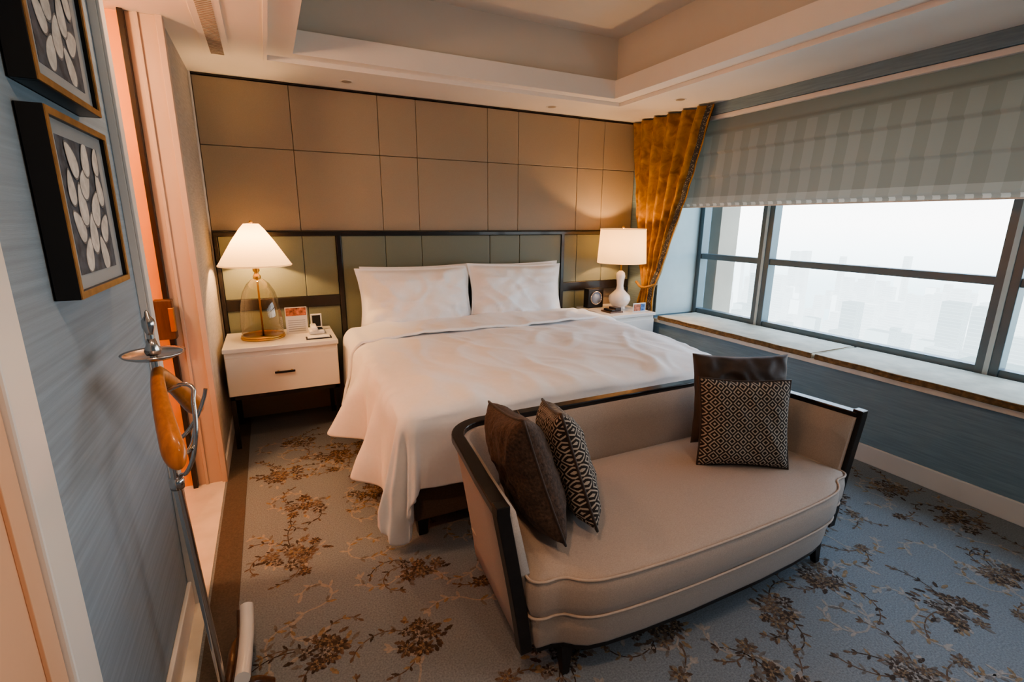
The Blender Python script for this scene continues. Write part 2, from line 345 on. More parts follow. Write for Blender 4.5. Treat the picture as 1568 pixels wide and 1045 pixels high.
def bouquet(x,y,s):
    a=random.uniform(0,6.28)
    for k in range(int(36*s)):
        aa=random.uniform(0,6.28); d=s*.14*math.sqrt(random.random()); leaf(x+d*math.cos(aa),y+d*.8*math.sin(aa),aa+random.uniform(-.9,.9),random.uniform(.022,.045),.018,random.choice((0,1,3,4,2)),.0007)
    for k in range(int(4+5*s)):
        aa=a+k*2.4; d=0 if k==0 else s*random.uniform(.045,.12)
        rose(x+d*math.cos(aa),y+d*.85*math.sin(aa),random.uniform(.020,.034) if k else .044*s,random.choice(((3,0,1),(3,0,1),(0,4,1),(3,4,2))))
    for k in range(random.choice((2,3,4))):
        aa=random.uniform(0,6.28); vine(x+.07*s*math.cos(aa),y+.07*s*math.sin(aa),aa,random.randint(6,12),random.choice((-1,1))*random.uniform(.05,.24),.020,.026,random.choice((0,3)),[0,1,3,4],.0045)
for (x,y) in big: bouquet(x,y,random.uniform(.6,1.1))
for (x,y) in poisson(110,.22):
    if all(math.hypot(x-a,y-b)>.15 for a,b in big):
        rose(x,y,random.uniform(.024,.034),random.choice(((0,4,1),(3,0,1)))); 
        for k in range(2): vine(x,y,random.uniform(0,6.28),random.randint(4,7),random.choice((-1,1))*.15,.020,.024,0,[0,4,1])
me=bpy.data.meshes.new('floral_pile'); me.from_pydata(verts,[],faces)
for mt in (M['pc1'],M['pc2'],M['pc3'],M['pc4'],M['pc5']): me.materials.append(mt)
for p,k in zip(me.polygons,fm): p.material_index=k
ob=bpy.data.objects.new('floral_pile',me); bpy.context.collection.objects.link(ob); ob.parent=e
# ------------------------------------------------------------------ wall panels
jx=[-.333,.226,.818,1.104,1.695,1.977,2.573,2.854,3.22]
e=empty('upholstered_wall_panels')
g=.0012
for r,(z0,z1) in enumerate(((1.37,1.92),(1.92,2.335))):
    for i in range(8):
        box('panel_%d_%d'%(r,i),jx[i]+g,jx[i+1]-g,YW-.03,YW-.001,z0+g,z1-g,M['leather'],e,.005,3)
box('top_shadow_strip',-.333,3.22,YW-.034,YW-.001,2.337,2.347,M['dark'],e)  # dark strip stands in for the shade under the ceiling
e=empty('headboard')
hy=3.93
HL,HR=.468,2.42
hb=[.49,.818,1.104,1.695,1.977,2.40]
for i in range(5): box('headboard_pad_%d'%i,hb[i]+g,hb[i+1]-g,hy-.03,hy,.45,1.335,M['green'],e,.006,3)
boxes('headboard_frame',[(-.325,3.2,hy-.04,YW-.03,1.335,1.365),(HL-.012,HL+.022,hy-.04,hy+.01,.01,1.34),(HR-.022,HR+.012,hy-.04,hy+.01,.01,1.34),(-.325,-.30,hy-.035,hy+.01,.01,1.34)],M['dark'],e,.003)
for k,(a,b,c) in enumerate(((-.30,.226,.456),(2.432,2.573,2.86))):
    for q,(x0,x1) in enumerate(((a,b),(b,c))):
        box('side_pad_%d_%d'%(k,q),x0+g,x1-g,hy-.025,hy,.90,1.335,M['green'],e,.005,3)
        box('side_low_pad_%d_%d'%(k,q),x0+g,x1-g,hy-.02,hy,.3,.82,M['green'],e,.005,3)
box('side_pad_1_2',2.86+g,3.19,hy-.025,hy,.90,1.335,M['green'],e,.005,3)
boxes('socket_rail',[(-.30,.456,hy-.03,hy+.005,.82,.90),(2.432,3.19,hy-.03,hy+.005,.82,.90)],M['dark'],e,.003)
e=empty('bed')
box('base',.49,2.40,2.0,3.87,.09,.34,M['bedbase'],e,.01)
box('mattress',.485,2.405,1.985,3.87,.34,.60,M['linen'],e,.05,5,True)
for i,(x,y) in enumerate(((.53,2.04),(2.36,2.04),(.53,3.4),(2.36,3.4))): taper('leg_%d'%i,x,y,.02,.028,0.003,.10,M['dark'],e)
R=.085
def hang(d,fl=.05):
    if d<=0: return 0,0
    q=R*math.pi/2
    if d<q: return R*math.sin(d/R),R*(1-math.cos(d/R))
    return R+(d-q)*fl,R+(d-q)
IX0,IX1,IY0=.505,2.43,2.005
def ridge(x,y,z,f):
    return max(0,1-abs(N(x,y,z))*f)
def cloth(name,y1,top,Ls,Lt,nu,nv,y0=None,off=0,seed=0,wamp=1,th=.02):
    ix0,ix1,iy0=IX0,IX1,IY0
    S0,S1=ix0-Ls,ix1+Ls; T0=(iy0-Lt) if y0 is None else y0
    def fn(a,b):
        s=S0+(S1-S0)*a; t=T0+(y1-T0)*b
        ds=(ix0-s) if s<ix0 else (s-ix1 if s>ix1 else 0); sg=-1 if s<ix0 else 1
        dt=iy0-t if t<iy0 else 0
        ds*=1+.24*(1-sstep(2.0,3.2,t))*(ds>0)
        d=math.hypot(ds,dt)
        cx=min(max(s,ix0),ix1); cy=max(t,iy0)
        o,dn=hang(d)
        ux=(sg*ds/d) if d>0 else 0; uy=(-dt/d) if d>0 else 0
        w=max(0,dn-.04)
        near=1-sstep(3.15,3.36,t)
        mid=sstep(2.25,2.95,t)
        if dt>0 and ds>0:
            an=math.atan2(dt,ds); ph=-1.2+an*7.0; side=math.cos(an)
        elif ds>0: ph=-1.2-(t-iy0)*(11+3*N(t*.8,seed,3))+1.2*N(t*1.3,seed,3); side=1
        else: ph=-1.2+math.pi/2*7.0+(s-ix0)*13; side=0
        amp=((.11+.06*mid)*side+.04)*wamp*(near if side>.3 else 1)
        wave=math.sin(ph+w*2.0)+.45*math.sin(ph*2.3+1+w*3)
        o+=w*amp*wave
        if side>0: o+=w*((.06+.18*mid)*near*side)
        if name=='turned_down_sheet': o+=.01
        o+=.010*N(s*5,t*5,seed+dn*5)*near*(d>0)
        o=max(o,min(R*.8,d))
        if dt>0: o=min(o,.10+.09*side) if sg<0 else min(o,.12)
        if sg>0 and side>0: o=min(o,.14 if t<3.15 else .09)
        topz=top+off+.035*max(0,(t-2.0)/1.9)
        z=topz-dn
        k=max(0,1-d/(R*1.5)) if d>0 else 1
        inn=min(s-ix0,ix1-s,t-iy0)
        puff=.024*sstep(-.02,.16,inn)
        q1=ridge(s*1.3+.3*t,t*1.0-.5*s,seed+7,6); q2=ridge(s*2.2-.6*t,t*1.7+.4*s,seed+17,7); q3=ridge(s*4.5+t,t*3.0,seed+27,5)
        z+=k*(puff+.020*N(s*2.3,t*2.3,seed)+.024*max(0,N(s*1.2+4,t*1.8,seed+2))+.010*N(s*6,t*3,seed+5)+.012*q1+.009*q2+.005*q3+.003*N(s*11+t*7,t*3,seed))
        if d>0: o+=.009*math.sin((t*8+3*N(t*2,seed,0))*6)*k*near*(o>.02)
        x=cx+ux*o; y=cy+uy*o
        if z<.014+off: z=.014+off+.012*abs(N(s*9,t*9,1)); 
        return (x,y,z)
    ob=grid(name,nu,nv,fn,M['linen'],e)
    m=ob.modifiers.new('t','SOLIDIFY'); m.thickness=th; m.offset=-1
    m=ob.modifiers.new('s','SUBSURF'); m.levels=1; m.render_levels=1
    return ob
cloth('duvet',3.50,.645,.46,.40,190,150,seed=1)
cloth('turned_down_sheet',3.56,.645,.45,.37,160,28,y0=3.15,off=.024,seed=4,wamp=.5,th=.02)
box('fitted_sheet',.475,2.415,3.35,3.87,.40,.655,M['linen'],e,.06,5,True)
pillow('pillow_left_back',.86,.46,.15,M['linen'],(1.02,3.775,.885),(0,-1,.04),e,seed=1,wr=.016,pinch=.06,flange=1)
pillow('pillow_left_front',.89,.48,.21,M['linen'],(.985,3.65,.875),(0,-1,.20),e,seed=3,wr=.034,pinch=.07,flange=1)
pillow('pillow_right_back',.84,.46,.15,M['linen'],(1.87,3.775,.885),(0,-1,.04),e,seed=5,wr=.016,pinch=.06,flange=1)
pillow('pillow_right_front',.87,.48,.21,M['linen'],(1.83,3.65,.875),(0.02,-1,.20),e,seed=9,wr=.034,pinch=.07,flange=1,up=(.03,0,1))
# ------------------------------------------------------------------ nightstands
def nightstand(x0,x1,y0,y1):
    e=empty('nightstand')
    box('top',x0-.006,x1+.006,y0-.006,y1,.645,.672,M['white'],e,.003)
    box('body',x0,x1,y0+.012,y1,.36,.643,M['white'],e,.004)
    box('drawer_front',x0+.004,x1-.004,y0,y0+.012,.365,.612,M['white'],e,.003)
    cx=(x0+x1)/2
    box('handle',cx-.06,cx+.06,y0-.022,y0-.012,.49,.504,M['dark'],e,.003)
    for s in (-1,1): box('handle_mount_%d'%(s+1),cx+s*.04-.006,cx+s*.04+.006,y0-.014,y0,.488,.506,M['brass'],e,.002)
    boxes('legs',[(a,a+.028,b,b+.028,0.003,.345) for a in (x0+.005,x1-.033) for b in (y0+.015,y1-.04)]+[(x0+.005,x1-.005,y0+.015,y0+.04,.333,.36),(x0+.005,x1-.005,y1-.04,y1-.012,.333,.36),(x0+.005,x0+.033,y0+.015,y1-.012,.333,.36),(x1-.033,x1-.005,y0+.015,y1-.012,.333,.36)],M['dark'],e,.002)
nightstand(-.31,.355,3.38,3.875)
nightstand(2.58,3.04,3.32,3.875)
# ------------------------------------------------------------------ lamps
def point(name,loc,p,col,r=.04,parent=None):
    l=bpy.data.lights.new(name,'POINT'); l.energy=p; l.color=col; l.shadow_soft_size=r
    o=bpy.data.objects.new(name,l); o.location=loc; bpy.context.collection.objects.link(o)
    if parent: o.parent=parent
    return o
WARM=(1,.57,.25)
e=empty('table_lamp'); c=(-.085,3.66,.672)
lathe('shade',[(.218,.485),(.215,.495),(.13,.635),(.075,.715),(.045,.75)],c,M['shade'],e,cap=False)
lathe('shade_rim',[(.219,.482),(.222,.486),(.219,.492),(.216,.486),(.219,.482)],c,M['shade'],e,cap=False)
lathe('glass_dome',[(.128,.012),(.130,.05),(.128,.14),(.118,.23),(.098,.31),(.068,.365),(.035,.395),(.02,.40)],c,M['amber'],e,cap=False)
lathe('glass_rim',[(.126,.012),(.133,.014),(.133,.022),(.127,.024)],c,M['brass'],e,cap=False)
lathe('base_disc',[(.0,0),(.135,0),(.138,.006),(.135,.012),(.02,.013)],c,M['brass'],e,cap=False)
lathe('stem',[(.006,.012),(.006,.38),(.022,.395),(.024,.415),(.016,.425),(.012,.44),(.02,.445),(.02,.50),(.006,.505)],c,M['brass'],e,n=24)
lathe('finial',[(.006,.72),(.006,.75),(.012,.758),(.008,.77)],c,M['brass'],e,n=16)
bulb=mat('lit_bulb',(1,.9,.7),.4,emis=(1,.7,.4),es=8,nscale=3,namt=.01)
lathe('bulb',[(.012,.505),(.028,.53),(.03,.55),(.02,.575),(.005,.585)],c,bulb,e,n=20)
point('lamp_light',(c[0],c[1],c[2]+.60),32,WARM,.03,e)
e=empty('table_lamp'); c=(2.86,3.60,.672)
lathe('shade',[(.218,.42),(.218,.425),(.200,.715)],c,M['shade'],e,cap=False)
lathe('shade_rim',[(.202,.712),(.204,.716),(.200,.722),(.197,.716),(.202,.712)],c,M['shade'],e,cap=False)
lathe('ceramic_gourd',[(.055,0),(.058,.012),(.05,.02),(.085,.05),(.10,.09),(.092,.125),(.06,.155),(.036,.18),(.03,.215),(.034,.26),(.042,.30),(.036,.33),(.02,.345),(.012,.35)],c,M['ceramic'],e,n=40)
lathe('stem',[(.008,.35),(.008,.44),(.018,.445),(.018,.48),(.005,.485)],c,M['brass'],e,n=20)
tube('harp',[(c[0]-.01,c[1],c[2]+.47),(c[0]-.055,c[1],c[2]+.56),(c[0]-.03,c[1],c[2]+.69),(c[0],c[1],c[2]+.72),(c[0]+.03,c[1],c[2]+.69),(c[0]+.055,c[1],c[2]+.56),(c[0]+.01,c[1],c[2]+.47)],.0025,M['brass'],e)
lathe('finial',[(.005,.72),(.012,.73),(.005,.745)],c,M['brass'],e,n=16)
lathe('bulb',[(.012,.485),(.028,.51),(.03,.53),(.02,.555),(.005,.565)],c,bulb,e,n=20)
point('lamp_light',(c[0],c[1],c[2]+.58),24,WARM,.03,e)
e=empty('telephone')
box('body',.20,.30,3.60,3.74,.672,.70,M['paper'],e,.008)
box('handset',.215,.255,3.58,3.75,.70,.725,M['paper'],e,.01)
box('keypad',.262,.292,3.62,3.70,.70,.704,M['black'],e,.001)
box('screen',.225,.30,3.755,3.765,.672,.79,M['paper'],e,.003); box('screen_face',.235,.29,3.751,3.7545,.70,.78,M['black'],e,.001)
e=empty('notepad'); box('tray',.17,.33,3.45,3.53,.672,.678,M['black'],e,.001); box('paper',.18,.32,3.455,3.52,.679,.683,M['paper'],e,.001)
e=empty('greeting_card')
box('card',.06,.20,3.68,3.684,.672,.86,M['paper'],e); box('print',.065,.195,3.6775,3.6795,.80,.855,M['cardred'],e)
boxes('print_lines',[(.075,.185,3.6778,3.6796,z,z+.004) for z in (.69,.705,.72,.735,.75,.765)],M['matboard'],e)
e=empty('alarm_clock')
box('case',2.60,2.77,3.72,3.80,.672,.85,M['black'],e,.008)
for nm_,pr,mt_ in (('dial',[(.0,0),(.05,0),(.055,.006),(.0,.008)],M['clockface']),('dial_ring',[(.055,0),(.055,.012),(.062,.012),(.062,0)],M['chrome'])):
    ob=lathe(nm_,pr,(0,0,0),mt_,e,cap=False); ob.matrix_local=Matrix.Translation((2.685,3.72,.765))@Matrix.Rotation(math.pi/2,4,'X')
e=empty('remote_tray'); box('tray',2.63,2.77,3.42,3.56,.672,.684,M['dwood'],e,.003); box('remote',2.65,2.69,3.43,3.55,.685,.70,M['black'],e,.004); box('box',2.70,2.76,3.44,3.54,.685,.715,M['brownv'],e,.003)
e=empty('tent_card'); box('card_a',2.86,3.0,3.40,3.404,.672,.75,M['paper'],e); box('print_a',2.87,2.94,3.3965,3.3995,.68,.74,M['cardred'],e); box('print_b',2.945,2.99,3.3965,3.3995,.68,.74,M['cardblue'],e)

# ------------------------------------------------------------------ bench sofa
e=empty('bench_sofa')
def pathpts(xl,xr,yf,yb,xin,rc,n=10):
    pts=[(xl,yf),(xl+xin*.35,yf+(yb-rc-yf)*.4),(xl+xin*.75,yf+(yb-rc-yf)*.75)]
    L=(xl+xin,yb-rc)
    for i in range(n+1):
        a=math.pi-(math.pi/2)*i/n; pts.append((L[0]+rc+rc*math.cos(a),L[1]+rc*math.sin(a)))
    m=[(xl+xr-x,y) for x,y in pts[::-1]]
    x0=pts[-1][0]; x1=m[0][0]
    mid=[(x0+(x1-x0)*k/6,yb) for k in range(1,6)]
    return pts+mid+m
bot=pathpts(.60,2.17,1.14,1.735,.035,.14); top=pathpts(.515,2.25,1.135,1.775,.05,.16)
def inset(pts,d):
    out=[]
    for i,p in enumerate(pts):
        a=pts[max(i-1,0)]; b=pts[min(i+1,len(pts)-1)]
        t=Vector((b[0]-a[0],b[1]-a[1])).normalized(); out.append((p[0]+t.y*d,p[1]-t.x*d))
    return out
def prof(f): return f**1.15
levels=[0,.15,.35,.6,.8,1.0]
def lay(f,d,zb=.13,zt=.635):
    pp=[(b[0]+(t[0]-b[0])*prof(f),b[1]+(t[1]-b[1])*prof(f)) for b,t in zip(bot,top)]
    return [(x,y,zb+(zt-zb)*f) for x,y in inset(pp,d)]
outer=[lay(f,0) for f in levels]; inner=[lay(f,.075-.02*f) for f in levels]
rows=outer+inner[::-1]
bm=bmesh.new(); V=[[bm.verts.new(p) for p in r] for r in rows]; n=len(V[0]); nr=len(V)
for j in range(nr):
    a=V[j]; b=V[(j+1)%nr]
    for i in range(n-1): bm.faces.new((a[i],a[i+1],b[i+1],b[i]))
bm.faces.new([V[j][0] for j in range(nr)]); bm.faces.new([V[j][-1] for j in range(nr)][::-1])
bmesh.ops.recalc_face_normals(bm,faces=bm.faces)
me=bpy.data.meshes.new('shell'); bm.to_mesh(me); bm.free(); ob=link(me,'back_and_arms',e,M['sofa'],True)
def sweep(name,path,wdt,h,mt):
    a=inset(path,-.012); b=inset(path,wdt)
    bm=bmesh.new(); rows=[[bm.verts.new((x,y,z)) for (x,y) in pp] for pp,z in ((a,.628),(a,.635+h),(b,.635+h),(b,.628))]
    n=len(path)
    for j in range(4):
        for i in range(n-1): bm.faces.new((rows[j][i],rows[j][i+1],rows[(j+1)%4][i+1],rows[(j+1)%4][i]))
    bm.faces.new([rows[j][0] for j in range(4)]); bm.faces.new([rows[j][-1] for j in range(4)][::-1])
    bmesh.ops.recalc_face_normals(bm,faces=bm.faces)
    me=bpy.data.meshes.new(name); bm.to_mesh(me); bm.free(); ob=link(me,name,e,mt)
    m=ob.modifiers.new('b','BEVEL'); m.width=.004; m.segments=2; m.limit_method='ANGLE'
sweep('top_rail',top,.036,.022,M['dark'])
for s in (0,1):
    bm=bmesh.new(); rows=[]
    for f in (0,.12,.25,.4,.55,.7,.85,1.0,1.03):
        g2=prof(min(f,1)); x=.60+(.515-.60)*g2; z=.125+.512*f+(.015 if f>1 else 0)
        w=.042; yy=1.14-.005*g2
        q=[(x-.012,yy-.022,z),(x-.012+w,yy-.022,z),(x-.012+w,yy+.018,z),(x-.012,yy+.018,z)]
        if s: q=[(2.765-a,b,c) for a,b,c in q]
        rows.append([bm.verts.new(p) for p in q])
    for a,b in zip(rows,rows[1:]):
        for i in range(4): bm.faces.new((a[i],a[(i+1)%4],b[(i+1)%4],b[i]))
    bm.faces.new(rows[0]); bm.faces.new(rows[-1]); bmesh.ops.recalc_face_normals(bm,faces=bm.faces)
    me=bpy.data.meshes.new('p'); bm.to_mesh(me); bm.free(); ob=link(me,'front_post_%d'%s,e,M['dark'])
    m=ob.modifiers.new('b','BEVEL'); m.width=.003; m.segments=2; m.limit_method='ANGLE'
def outline(d=0):
    half=[(.655,1.66),(.645,1.4),(.635,1.22),(.622,1.15),(.622,1.112),(.645,1.096),(.69,1.092),(.722,1.082),(.75,1.058),(.79,1.036),(.86,1.022),(1.0,1.010),(1.2,1.002)]
    pts=half+[(2.765-x,y) for x,y in half[::-1]]
    if d==0: return pts
    n=len(pts); out=[]
    cx,cy=1.3825,1.36
    for i,p in enumerate(pts):
        a=pts[(i-1)%n]; b=pts[(i+1)%n]; t=Vector((b[0]-a[0],b[1]-a[1])).normalized()
        if d>-.03: out.append((p[0]+t.y*d,p[1]-t.x*d))
        else: out.append((cx+(p[0]-cx)*(1+d/.75),cy+(p[1]-cy)*(1+d/.32)))
    return out
def slab(name,levels,mt,smooth=True):
    bm=bmesh.new(); rows=[[bm.verts.new((x,y,z)) for x,y in outline(o)] for z,o in levels]
    n=len(rows[0])
    for a,b in zip(rows,rows[1:]):
        for i in range(n): bm.faces.new((a[i],a[(i+1)%n],b[(i+1)%n],b[i]))
    bm.faces.new(rows[0][::-1]); bm.faces.new(rows[-1])
    bmesh.ops.recalc_face_normals(bm,faces=bm.faces)
    me=bpy.data.meshes.new(name); bm.to_mesh(me); bm.free(); ob=link(me,name,e,mt,smooth); return ob
slab('seat_cushion',[(.262,-.006),(.268,.004),(.30,.014),(.36,.016),(.392,.010),(.405,-.002),(.412,-.035),(.420,-.08),(.427,-.14),(.431,-.22),(.433,-.28)],M['sofa'])
slab('seat_base',[(.13,-.022),(.14,-.018),(.19,-.010),(.262,-.004)],M['sofa'])
slab('base_rail',[(.108,-.028),(.13,-.028)],M['dark'],False)
for i,(z,o) in enumerate(((.400,.010),(.265,.006))):
    tube('piping_%d'%i,[(x,y,z) for x,y in outline(o)],.0045,M['piping'],e,cyc=True)
for i,(x,y,dx) in enumerate(((.75,1.125,-.005),(2.03,1.115,.005),(.73,1.68,-.005),(2.03,1.68,.005))): taper('leg_%d'%i,x,y,.012,.021,0.003,.11,M['dark'],e,dx=dx,dy=-.015 if i<2 else 0)
ob=pillow('throw_cushion',.44,.42,.15,M['brownp'],(.725,1.385,.622),(1,-.10,.28),seed=11,wr=.012,up=(0.0,.22,1))
edge_piping('piping',.44,.42,.07,.004,M['brownv'],ob)
tube('stitch_line',[(.08,-.070,-.17),(.085,-.080,-.08),(.08,-.083,.02),(.085,-.078,.10),(.08,-.062,.17)],.002,M['tan'],ob)
ob=pillow('patterned_cushion',.40,.40,.13,M['lattice'],(.905,1.385,.612),(1,-.30,.30),seed=14,wr=.010,up=(0,.25,1))
edge_piping('piping',.40,.40,.07,.005,M['brownv'],ob)
ob=pillow('patterned_cushion',.38,.38,.13,M['lattice'],(1.76,1.33,.616),(-.50,-.85,.22),seed=17,wr=.010)
edge_piping('piping',.38,.38,.07,.005,M['brownv'],ob)
ob=pillow('throw_cushion',.44,.42,.13,M['brownv'],(1.90,1.475,.655),(-.45,-.88,.20),seed=21,wr=.018)

# ------------------------------------------------------------------ window, blind, curtain, sill
e=empty('window_1'); GX=3.72
z0,z1=.582,2.27
fr=[]
for y,w in ((3.50,.03),(2.80,.055),(1.255,.055),(-.30,.055)): fr.append((GX-.03,GX+.06,y-w,y+w,z0,z1))
fr+= [(GX-.02,GX+.05,WY0,WY1,1.115,1.165),(GX-.02,GX+.05,WY0,WY1,z0,z0+.06),(GX-.02,GX+.05,WY0,WY1,z1-.05,z1)]
boxes('frame',fr,M['frame'],e,.004)
boxes('frame_highlight',[(GX-.036,GX-.03,y-.012,y+.012,z0,z1) for y in (2.80,1.255,-.30)],M['framel'],e)  # pale strips painted in as the highlight on each mullion
boxes('reveal',[(XR+.0,GX+.06,WY1-.012,WY1-.001,.6,2.26)],M['framel'],e)
box('facade_column',3.95,4.2,3.5,3.8,-3,6,mat('stone_cladding',(.5,.42,.33),.8,nscale=3,namt=.1))
boxes('window_sill',[(XR-.022,GX+.06,WY0+.01,WY1-.002,.536,.572)],M['marble'],bev=.005)
e=empty('window_seat_cushion')
for k,(ya,yb) in enumerate(((1.965,3.45),(.02,1.955),(-1.55,.01))):
    box('pad_%d'%k,XR-.035,GX-.045,ya,yb,.574,.606,M['pad'],e,.012,3,True)
    box('pad_edge_%d'%k,XR-.039,XR-.034,ya+.006,yb-.006,.577,.600,M['padpipe'],e,.002)
    for zz in (.577,.603):
        tube('pad_piping',[(XR-.036,ya+.01,zz)]+[(XR-.037+.0025*math.sin(q*1.9),ya+(yb-ya)*q/12,zz+.0015*math.sin(q*2.7)) for q in range(1,12)]+[(XR-.036,yb-.01,zz)],.005,M['padpipe'],e)
    tube('pad_end_piping',[(XR-.03,ya+.012,.604),(XR+.2,ya+.006,.607),(GX-.06,ya+.012,.604)],.003,M['padpipe'],e)
e=empty('roman_blind')
ridg=[1.60,1.80,1.98,2.14]
def bl(a,b):
    y=-1.55+(3.50+1.55)*a; z=1.575+(2.25-1.575)*b
    x=3.275+.002*math.sin(y*44)
    for r in ridg:
        d=z-r
        if 0<d<.2: x-= .022*math.exp(-d*14)*(1-math.exp(-d*200))
    return (x,y,z)
grid('fabric',240,70,bl,M['blind'],e)
boxes('hem_bar',[(3.270,3.280,-1.55,3.5,1.572,1.580)],M['paper'],e)
box('headrail',3.24,3.30,-1.58,3.5,2.235,2.268,M['trim'],e,.004)
e=empty('curtain')
def cur(a,b):
    z=2.335-b*(2.335-.02)
    if z>.86:
        k=(z-.86)/(2.335-.86); k2=k**.75
        ya=3.68+(3.90-3.68)*k2; yb=3.50+(3.00-3.50)*(k**.85)
    else:
        k=(.86-z)/.84; ya=3.68+.1*min(1,k*2); yb=3.50
    y=ya+(yb-ya)*a
    amp=.016+.020*min(1,abs(z-.86)*1.5)
    x=3.165+amp*math.sin(a*2*math.pi*5.5+.6*math.sin(z*2))+.012*N(a*6,z*2.2,3)
    x+= .01*(1-min(1,abs(z-.86)*3))
    x+=.014*N(a*12,z*7,7)
    return (x,y,z)
ob=grid('velvet',200,110,cur,M['gvelvet'],e); m=ob.modifiers.new('t','SOLIDIFY'); m.thickness=.004
def bord(a,b):
    p=cur(1.0,b); q=cur(.93,b); y=p[1]-.002+a*.055; return (min(p[0],q[0])-.010-.006*math.sin(a*3.14),y,p[2])
grid('border',6,90,bord,M['cborder'],e)
def bord2(a,b):
    p=cur(1.0,b); q=cur(.93,b); return (min(p[0],q[0])-.008,p[1]-.016+a*.016,p[2])
grid('gold_edge',3,90,bord2,M['gvelvet'],e)
tube('tieback',[(3.12,3.69,.90),(3.105,3.59,.86),(3.12,3.49,.88),(3.18,3.48,.90),(3.215,3.57,.93)],.012,M['gvelvet'],e)
# ------------------------------------------------------------------ pictures
def art(zb,zt,y0,y1,seed):
    random.seed(seed)
    e=empty('framed_picture')
    X0,X1=-.399,-.355; t=.015
    boxes('frame',[(X0,X1,y0,y0+t,zb,zt),(X0,X1,y1-t,y1,zb,zt),(X0,X1,y0+t,y1-t,zb,zb+t),(X0,X1,y0+t,y1-t,zt-t,zt),(X0,X0+.005,y0,y1,zb,zt)],M['black'],e,.0015)
    boxes('gilt_edge',[(X1-.002,X1+.002,y0+.001,y0+t,zb+.001,zt-.001),(X1-.002,X1+.002,y1-t,y1-.001,zb+.001,zt-.001),(X1-.002,X1+.002,y0+t,y1-t,zb+.001,zb+t),(X1-.002,X1+.002,y0+t,y1-t,zt-t,zt-.001)],M['gold'],e)
    box('mat_board',X1-.012,X1-.010,y0+t,y1-t,zb+t,zt-t,M['matboard'],e)
    a0,a1,b0,b1=y0+.065,y1-.065,zb+.045,zt-.045
    box('ground',X1-.0099,X1-.0093,a0,a1,b0,b1,M['artbg'],e)
    bm=bmesh.new(); kk=0
    for fy,fz,an,L in ((.3,.14,1.2,.044),(.70,.13,1.9,.046),(.5,.30,1.5,.050),(.18,.36,2.3,.044),(.84,.34,.7,.044),(.34,.52,1.9,.050),(.68,.50,1.2,.050),(.14,.64,1.4,.040),(.5,.70,.9,.048),(.86,.66,1.9,.044),(.26,.85,2.0,.046),(.6,.89,1.3,.046),(.88,.89,1.0,.038)):
        cy=a0+(a1-a0)*fy; cz=b0+(b1-b0)*fz; W=L*.60; an+=random.uniform(-.3,.3); kk+=1
        for lay_,(sc_,mi) in enumerate(((1,1),(.90,0))):
            vs=[]
            for i in range(20):
                th=i/20*2*math.pi; u=L*sc_*math.cos(th); v=W*sc_*math.sin(th)*(1-.35*math.cos(th))
                yy=cy+u*math.cos(an)-v*math.sin(an); zz=cz+u*math.sin(an)+v*math.cos(an)
                yy=min(max(yy,a0),a1); zz=min(max(zz,b0),b1); vs.append(bm.verts.new((X1-.0090+kk*.00012+lay_*.00006,yy,zz)))
            f=bm.faces.new(vs); f.material_index=mi
    me=bpy.data.meshes.new('petals'); bm.to_mesh(me); bm.free(); link(me,'petals',e,[M['artleaf'],M['artleaf2']])
art(1.285,1.66,1.29,1.70,3); art(1.70,2.075,1.29,1.70,8)
# ------------------------------------------------------------------ valet stand
e=empty('valet_stand'); vx,vy=-.262,1.42
tube('pole_upper',[(vx-.012,vy-.01,.78),(vx-.012,vy-.01,1.18)],.008,M['chrome'],e,smoothc=False)
tube('pole_lower',[(vx+.02,vy+.005,.03),(vx-.01,vy-.005,.78)],.011,M['chrome'],e,smoothc=False)
lathe('tray',[(.0,1.122),(.045,1.122),(.062,1.130),(.066,1.136),(.06,1.133),(.044,1.126),(.0,1.126)],(vx-.012,vy-.01,0),M['chrome'],e,cap=False)
lathe('knob',[(.004,1.17),(.007,1.18),(.014,1.20),(.013,1.215),(.006,1.225),(.004,1.235),(.0,1.24)],(vx-.012,vy-.01,0),M['chrome'],e,n=20)
lathe('collar',[(.014,1.13),(.018,1.14),(.012,1.155),(.009,1.17)],(vx-.012,vy-.01,0),M['chrome'],e,n=20)
def hanger():
    bm=bmesh.new(); rows=[]; n=22
    for i in range(n+1):
        t=-1+2*i/n
        cy=vy-.01+t*.19; cz=1.085-.17*abs(t)**1.25; cx=vx-.01+.045*abs(t)**1.5
        hh=.020+.016*abs(t)**1.5; ww=.014+.014*abs(t)**1.2
        if i in (0,n): hh*=.45; ww*=.5
        rows.append([bm.verts.new((cx+ww*math.cos(a)*1.0,cy,cz+hh*math.sin(a))) for a in [k/12*2*math.pi for k in range(12)]])
    for a,b in zip(rows,rows[1:]):
        for k in range(12): bm.faces.new((a[k],a[(k+1)%12],b[(k+1)%12],b[k]))
    bm.faces.new(rows[0]); bm.faces.new(rows[-1][::-1]); bmesh.ops.recalc_face_normals(bm,faces=bm.faces)
    me=bpy.data.meshes.new('h'); bm.to_mesh(me); bm.free(); ob=link(me,'wooden_hanger',e,M['wood'],True)
    m=ob.modifiers.new('s','SUBSURF'); m.levels=1; m.render_levels=2
hanger()
tube('trouser_bar',[(vx-.01,vy,1.03),(vx+.05,vy+.0,1.04),(vx+.055,vy-.02,1.0),(vx+.05,vy-.05,.9),(vx+.02,vy-.03,.82),(vx,vy,.80)],.0055,M['chrome'],e)
tube('trouser_rail',[(vx+.03,vy-.16,.94),(vx+.035,vy-.1,.90),(vx+.035,vy+.1,.90),(vx+.03,vy+.18,.94)],.0055,M['chrome'],e)
tube('hook_arm',[(vx-.012,vy,.88),(vx+.04,vy+.0,.93),(vx+.075,vy+.02,1.0),(vx+.08,vy+.02,1.02)],.005,M['chrome'],e)
